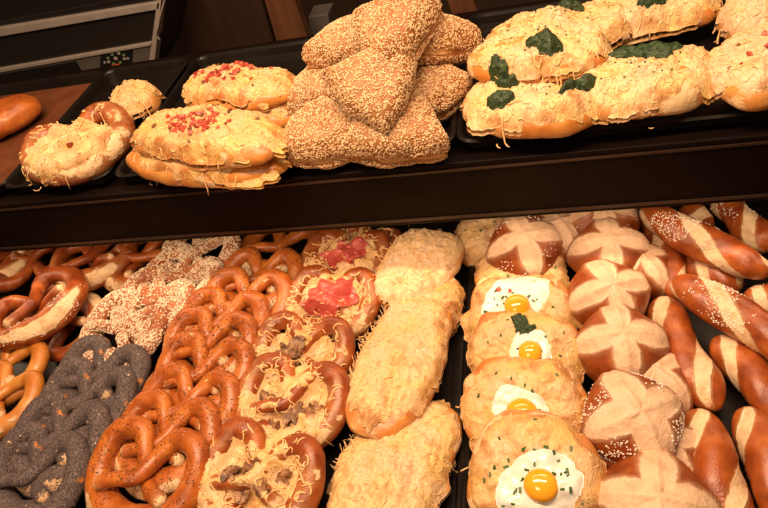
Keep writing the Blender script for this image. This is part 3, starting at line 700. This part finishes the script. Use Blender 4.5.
# ================================================================ UPPER SHELF
def sesame_tri(label, px, py, zc, r, seed, rz, rx=0, ry=0, hh=.054, n=5200, band=True):
    t = thing('sesame_pastry', label, 'pastry', 'sesame pastries piled on the upper shelf')
    R = lambda al: (np.maximum.reduce([np.abs(np.cos(al - 2 * math.pi * i / 3)) * (np.cos(al - 2 * math.pi * i / 3) > 0) for i in range(3)]).clip(.3)) ** -.62 * .80
    V, Fc, al, rho, th, N = puff(R, hh * .58, hh * .42, seed, .55, .72, 52, 110, .0032, 32, r, r); Fc = orient_out(V, Fc)
    seam = np.exp(-((V[:, 2] + hh * .10) / .004) ** 2)
    V = V - N * (seam * .0028)[:, None]
    V[:, 2] += hh * .42; pale = -.25 + seam * (.32 + .3 * fbm(V * 30, seed, 2)) 
    mk('pastry_body', V, Fc, 'tri', t, {'pale': pale})
    scatter('sesame_seeds', V, Fc, n, (.0016, .0010, .0006), 'sesame', t, seed, lambda c, nn: (np.abs(c[:, 2] - hh * .32) > .0035 + .004 * vn(c * 40, seed)) * 1.0 + .04, .5)
    pose(t, px, py, zc, hh, rz, rx, ry); return t
ZU = ZT + .002
sesame_tri('sesame pastry at the back left of the pile, only its upper left side showing', 345, 47, ZU + .074, .043, 201, 20, 5, 0)
sesame_tri('sesame pastry behind the top one, at the upper right of the pile', 431, 40, ZU + .078, .049, 202, 75, 5, 25)
sesame_tri('sesame pastry in the dark middle left of the pile behind the lower left one', 322, 90, ZU + .034, .044, 203, 50, 0, 0)
sesame_tri('sesame pastry at the right side of the pile between top and bottom pastries', 428, 90, ZU + .040, .043, 204, -50, 0, 12)
sesame_tri('topmost sesame pastry of the pile, golden against the dark back', 394, 31, ZU + .115, .049, 205, -30, 14, 0)
sesame_tri('sesame pastry at the lower left corner of the pile', 323, 134, ZU + .030, .047, 206, 35, 6, 0)
sesame_tri('widest sesame pastry at the lower right front, layered side showing', 397, 128, ZU + .034, .055, 207, 32, 12, 0, .058, 6200)
sesame_tri('sesame pastry in the centre of the pile, balanced on the two front ones', 376, 88, ZU + .082, .049, 208, -12, 24, 14)

def bacon_extra(n, cl):
    def f(t, h2, L, W, seed, M): bits(h2, int(n * 1.5), 0, 0, L * .42, W * .40, 0, t, seed, (.002, .0062), cl=cl); bits(h2, n // 3, 0, 0, L * .42, W * .42, 0, t, seed + 1, (.002, .004), 'toasted_bacon_bits', 'caraway', 1.3, [(0, 0, 1.4)])
    return f
GB = 'bacon and cheese breads on the upper shelf'
cheese_bread('bacon_cheese_bread', 'lower bacon bread of the rear pair, orange crust end showing right', (188, 116), ZU + .022, (300, 112), ZU + .024, .078, .036, 211, 'cheese_y', GB, .14, 1.02, coverL=.92, sh=50, extra=bacon_extra(10, [(0, 0, 1)]))
cheese_bread('bacon_cheese_bread', 'upper bacon bread of the rear pair with red bacon bits along its middle', (186, 88), ZU + .050, (296, 92), ZU + .050, .080, .034, 212, 'cheese_y', GB, .14, 1.08, coverL=.93, sh=50, extra=bacon_extra(46, [(-.2, -.1, .5), (.2, .5, .4), (.1, -.3, .5)]))
cheese_bread('bacon_cheese_bread', 'lower bacon bread of the front pair, brown lye crust end at left', (134, 156), ZU + .020, (288, 166), ZU + .020, .084, .034, 213, 'cheese_y', GB, .14, 1.02, coverL=.90, shift=(.04, 0), sh=50, extra=bacon_extra(8, [(0, 0, 1)]))
cheese_bread('bacon_cheese_bread', 'upper bacon bread of the front pair, broad yellow cheese with red bits', (142, 132), ZU + .046, (282, 146), ZU + .046, .088, .036, 214, 'cheese_y', GB, .14, 1.08, coverL=1.0, sh=60, extra=bacon_extra(60, [(.15, .3, .4), (-.3, .1, .4), (0, -.4, .5), (-.1, -.2, .4)]))
# cheese pretzel, small cheese bread, croissant-like bread
def cheese_ring(label, px, py, zc, w, rz, rx, seed):
    t = thing('cheese_pretzel', label, 'pretzel')
    V, Fc, f = pretzel_vf(w, seed, 1.15, crack=.2); Fc = orient_pret(V, Fc); V = V * [1, 1.02, 1]; mk('pretzel_body', V, Fc, 'pretzel', t, {'pale': f}); s = w / 2
    hm = HM([(V, Fc)], s, s, miss=.012, blur=7)
    V2, F2, to = sheet(hm, -.12 * s, -.12 * s, .80 * s, .72 * s, 0, .006, seed, .10, 3, .004, 55, fine=.0014, sq=2.2); F2 = orient_sheet(V2, F2); mk('melted_cheese', V2, F2, 'cheese', t, {'toast': to})
    h2 = HM([(V, Fc), (V2, F2)], s, s, miss=.004); shreds(h2, 120, -.1 * s, -.05 * s, s, .9 * s, 0, t, seed)
    bits(h2, 40, 0, 0, .4 * s, .4 * s, 0, t, seed, (.0008, .0014), 'pepper_specks', 'caraway')
    pose(t, px, py, zc, V[:, 2].max() * .7, rz, rx)
cheese_ring('round pretzel filled with toasted cheese in the narrow upper tray', 80, 146, ZU + .028, .148, 35, 14, 221)
cheese_bread('cheese_bread', 'small cheese bread with a frilly cheese crust behind the upper pretzel', (110, 112), ZU + .022, (160, 94), ZU + .022, .068, .036, 222, 'cheese_y', None, .14, 1.04, sh=50)
t = thing('baked_turnover', 'orange-brown baked turnover alone at the left edge of the upper shelf', 'pastry')
V, Fc, f = loaf_vf(.13, .075, .045, 231); mk('bread_body', V, Fc, 'pretzel_o', t, {'pale': f * 0 - .3})
scatter('seed_specks', V, Fc, 90, (.001, .0007, .0005), 'caraway', t, 3, lambda c, n: n[:, 2] > .2, .4)
pose(t, 0, 118, ZU + .024, .045, 40)

def spin_extra(sp, ends):
    def f(t, h2, L, W, seed, M):
        for k, (px, py, a, b) in enumerate(sp):
            p = local(*ends, px, py, max(ends[1], ends[3]) + .022)
            V4, F4, _ = sheet(h2, p.x, p.y, a, b, .3 * k, .006, seed + 20 + k, .30, 2.6, .0034, 150, nr=22, na=90, dome=.003); F4 = orient_sheet(V4, F4)
            mk('spinach', V4, F4, 'spinach', t)
        shreds(h2, 20, 0, 0, L * .45, W * .5, 0, t, seed + 3)
        bits(h2, 40, 0, 0, L * .4, W * .4, 0, t, seed, (.001, .002), 'herb_crumbs', 'spinach')
    return f
GW = 'spinach and cheese breads on the upper shelf'
def spinach_bread(label, p1, z1, p2, z2, W, Hh, seed, sp, **k):
    cheese_bread('spinach_cheese_bread', label, p1, z1, p2, z2, W, Hh, seed, 'cheese', GW, extra=spin_extra(sp, (p1, z1, p2, z2)), **k)
spinach_bread('spinach cheese bread at the very back right, crust end by the top edge', (556, 36), ZU + .030, (722, 2), ZU + .034, .080, .040, 241, [(570, 9, .012, .008), (650, 4, .014, .010)], coverL=.93)
spinach_bread('spinach bread behind the upper left one, a green clump on its far side', (486, 44), ZU + .030, (640, 26), ZU + .034, .080, .038, 242, [(572, 10, .013, .009)], coverL=.95)
spinach_bread('long spinach bread in the middle with the biggest dark green patch', (560, 98), ZU + .032, (724, 70), ZU + .032, .104, .038, 243, [(643, 54, .034, .024)], coverL=.93)
spinach_bread('front spinach bread at lower left of its tray with three green clumps', (462, 110), ZU + .030, (622, 92), ZU + .030, .104, .038, 244, [(501, 101, .013, .010), (510, 86, .014, .009), (582, 86, .026, .010)], coverL=.97)
spinach_bread('upper spinach bread lying across the front one, green clump in its middle', (470, 62), ZU + .060, (610, 48), ZU + .062, .092, .036, 245, [(544, 46, .018, .012), (494, 60, .013, .012)], coverL=.97)
cheese_bread('cheese_bread', 'cheese and ham bread at the right picture edge of the upper shelf', (716, 92), ZU + .034, (812, 40), ZU + .040, .094, .044, 246, 'cheese_p', None, .16, 1.05, coverL=.95, sh=90, extra=bacon_extra(10, [(0, 0, 1)]))
cheese_bread('cheese_bread', 'pale cheese bread at the top right corner behind the spinach breads', (720, 26), ZU + .034, (806, 8), ZU + .040, .080, .040, 247, 'cheese_p', None, .14, 1.05)

# ================================================================ BEHIND THE SHELF
structure(box('trim_2', -2.4, 1.5, .955, 2.0, .02, .04, 'back'))
# weighing scale with a keypad
YS = 1.10
def q(px, py, y=YS): p = aty(px, py, y); return (p.x, p.z)
sc = thing('shop_scale', 'steel and black shop scale with round keypad behind the upper shelf', 'scale')
prism('scale_body', [q(-60, 118), q(150, 78), q(158, 40), q(162, -8), q(-60, 34)], YS + .006, YS + .16, 'black', sc, .003)
prism('frame', [q(-60, 46), q(160, 8), q(161, 1), q(-60, 37)], YS - .006, YS + .02, 'steel', sc, .001)
prism('frame', [q(149, 68), q(155, 66), q(163, -6), q(159, -6)], YS - .006, YS + .02, 'steel', sc, .001)
prism('glass_panel', [q(-60, 78), q(152, 42), q(158, 9), q(-60, 47)], YS + .001, YS + .008, 'glass', sc)
prism('frame', [q(-60, 82), q(152, 44), q(152.5, 41), q(-60, 78)], YS - .008, YS + .02, 'steel', sc, .001)
prism('lower_panel', [q(-60, 108), q(150, 67), q(152, 45), q(-60, 83)], YS - .004, YS + .02, 'grey', sc, .001)
prism('dark_window', [q(-60, 103), q(74, 79), q(83, 70), q(77, 60), q(-60, 84)], YS - .006, YS - .003, 'black', sc)
kp = prism('keypad', [q(101, 70), q(133, 65), q(134, 47), q(102, 51)], YS - .0056, YS - .003, 'black', sc)
def disc(name, px, py, r, m, parent, y):
    x, z = q(px, py, YS); pts = [(x + r * math.cos(a), z + r * .8 * math.sin(a)) for a in [k * math.pi / 7 for k in range(14)]]
    return prism(name, pts, y, y + .0012, m, parent)
for k in range(8):
    a = k * math.pi / 4 + .3; disc('key', 117.5 + 8.5 * math.cos(a), 57 + 5.0 * math.sin(a) - .14 * 8.5 * math.cos(a), .0035, 'keyg' if k % 3 else 'key', kp, YS - .0068)
disc('key', 117, 57, .0045, 'key', kp, YS - .0068)
disc('key', 106, 61, .003, 'key', kp, YS - .0068); disc('key', 129, 57, .003, 'key', kp, YS - .0068)
prism('key', [q(113, 65.5), q(121, 64), q(121, 62), q(113, 63.5)], YS - .0068, YS - .0056, 'keyr', kp)
ob = prism('counter_rail', [q(-60, 30, 1.30), q(110, 1, 1.30), q(110, -22, 1.30), q(-60, 4, 1.30)], 1.30, 1.34, 'green'); tag(ob, 'dark green rail above the shop scale at the top left', 'rail')
# tube hooked beside the scale
P = [aty(x, y, YS - .01) for x, y in ((166, -6), (163, 6), (160, 16), (158, 27), (156, 34), (160, 40))]
V, Fc, _, _ = tube(spline([tuple(p) for p in P], 20), np.full(20, .0016), 8); tag(mk('cable', V, Fc, 'steel'), 'thin grey cable hanging down right beside the shop scale', 'cable')
# wooden posts and panels at the back
def post(label, a, b, c, d, y, m, th=.03, name='wooden_post', cat='post'):
    return tag(prism(name, [q(*a, y), q(*b, y), q(*c, y), q(*d, y)], y, y + th, m, bev=.002), label, cat)
post('lighter brown wooden post behind the sesame pastries, left of them', (308, 150), (345, 150), (292, -8), (262, -8), 1.20, 'wood')
post('wide dark brown wooden panel right of the shop scale', (210, 140), (303, 140), (259, -8), (165, -8), 1.26, 'wood_d', .02, 'wood_wall_panel', 'panel')
post('short brown wooden post between the sesame pastries and the spinach breads', (494, 130), (522, 130), (470, -8), (444, -8), 1.20, 'wood')
post('dark grey cardboard-like box standing behind the sesame pastries', (330, 150), (352, 148), (328, 14), (308, 17), 1.28, 'grey', .06, 'storage_box', 'box')
ws = post('narrow wooden strip crossing behind the spinach breads at the top edge', (500, 20), (566, 9), (565, 5), (499, 15), 1.13, 'wood', .015, 'trim_3', 'trim')
for k in ('label', 'category'): del ws[k]
structure(ws)

# crumbs on the empty tray floor
rs = random.Random(5); J = Join()
for _ in range(46):
    px, py = rs.choice([(rs.uniform(380, 412), rs.uniform(222, 262)), (rs.uniform(452, 470), rs.uniform(225, 470)), (rs.uniform(440, 462), rs.uniform(226, 262)), (rs.uniform(150, 175), rs.uniform(180, 186))])
    z = ZL + .001 if py > 200 else ZT + .001
    p = at(px, py, z); s = rs.uniform(.0008, .0020); R = np.array(Euler((rs.random() * 3, rs.random() * 3, 0)).to_matrix())
    J.add(OV * [s, s * .7, s * .5] @ R.T + [p.x, p.y, z + s * .4], OF)
o = J.done('crumbs', 'crumb', None, stuff=True); tag(o, 'loose cheese crumbs strewn on the bare black tray floors', 'crumbs')
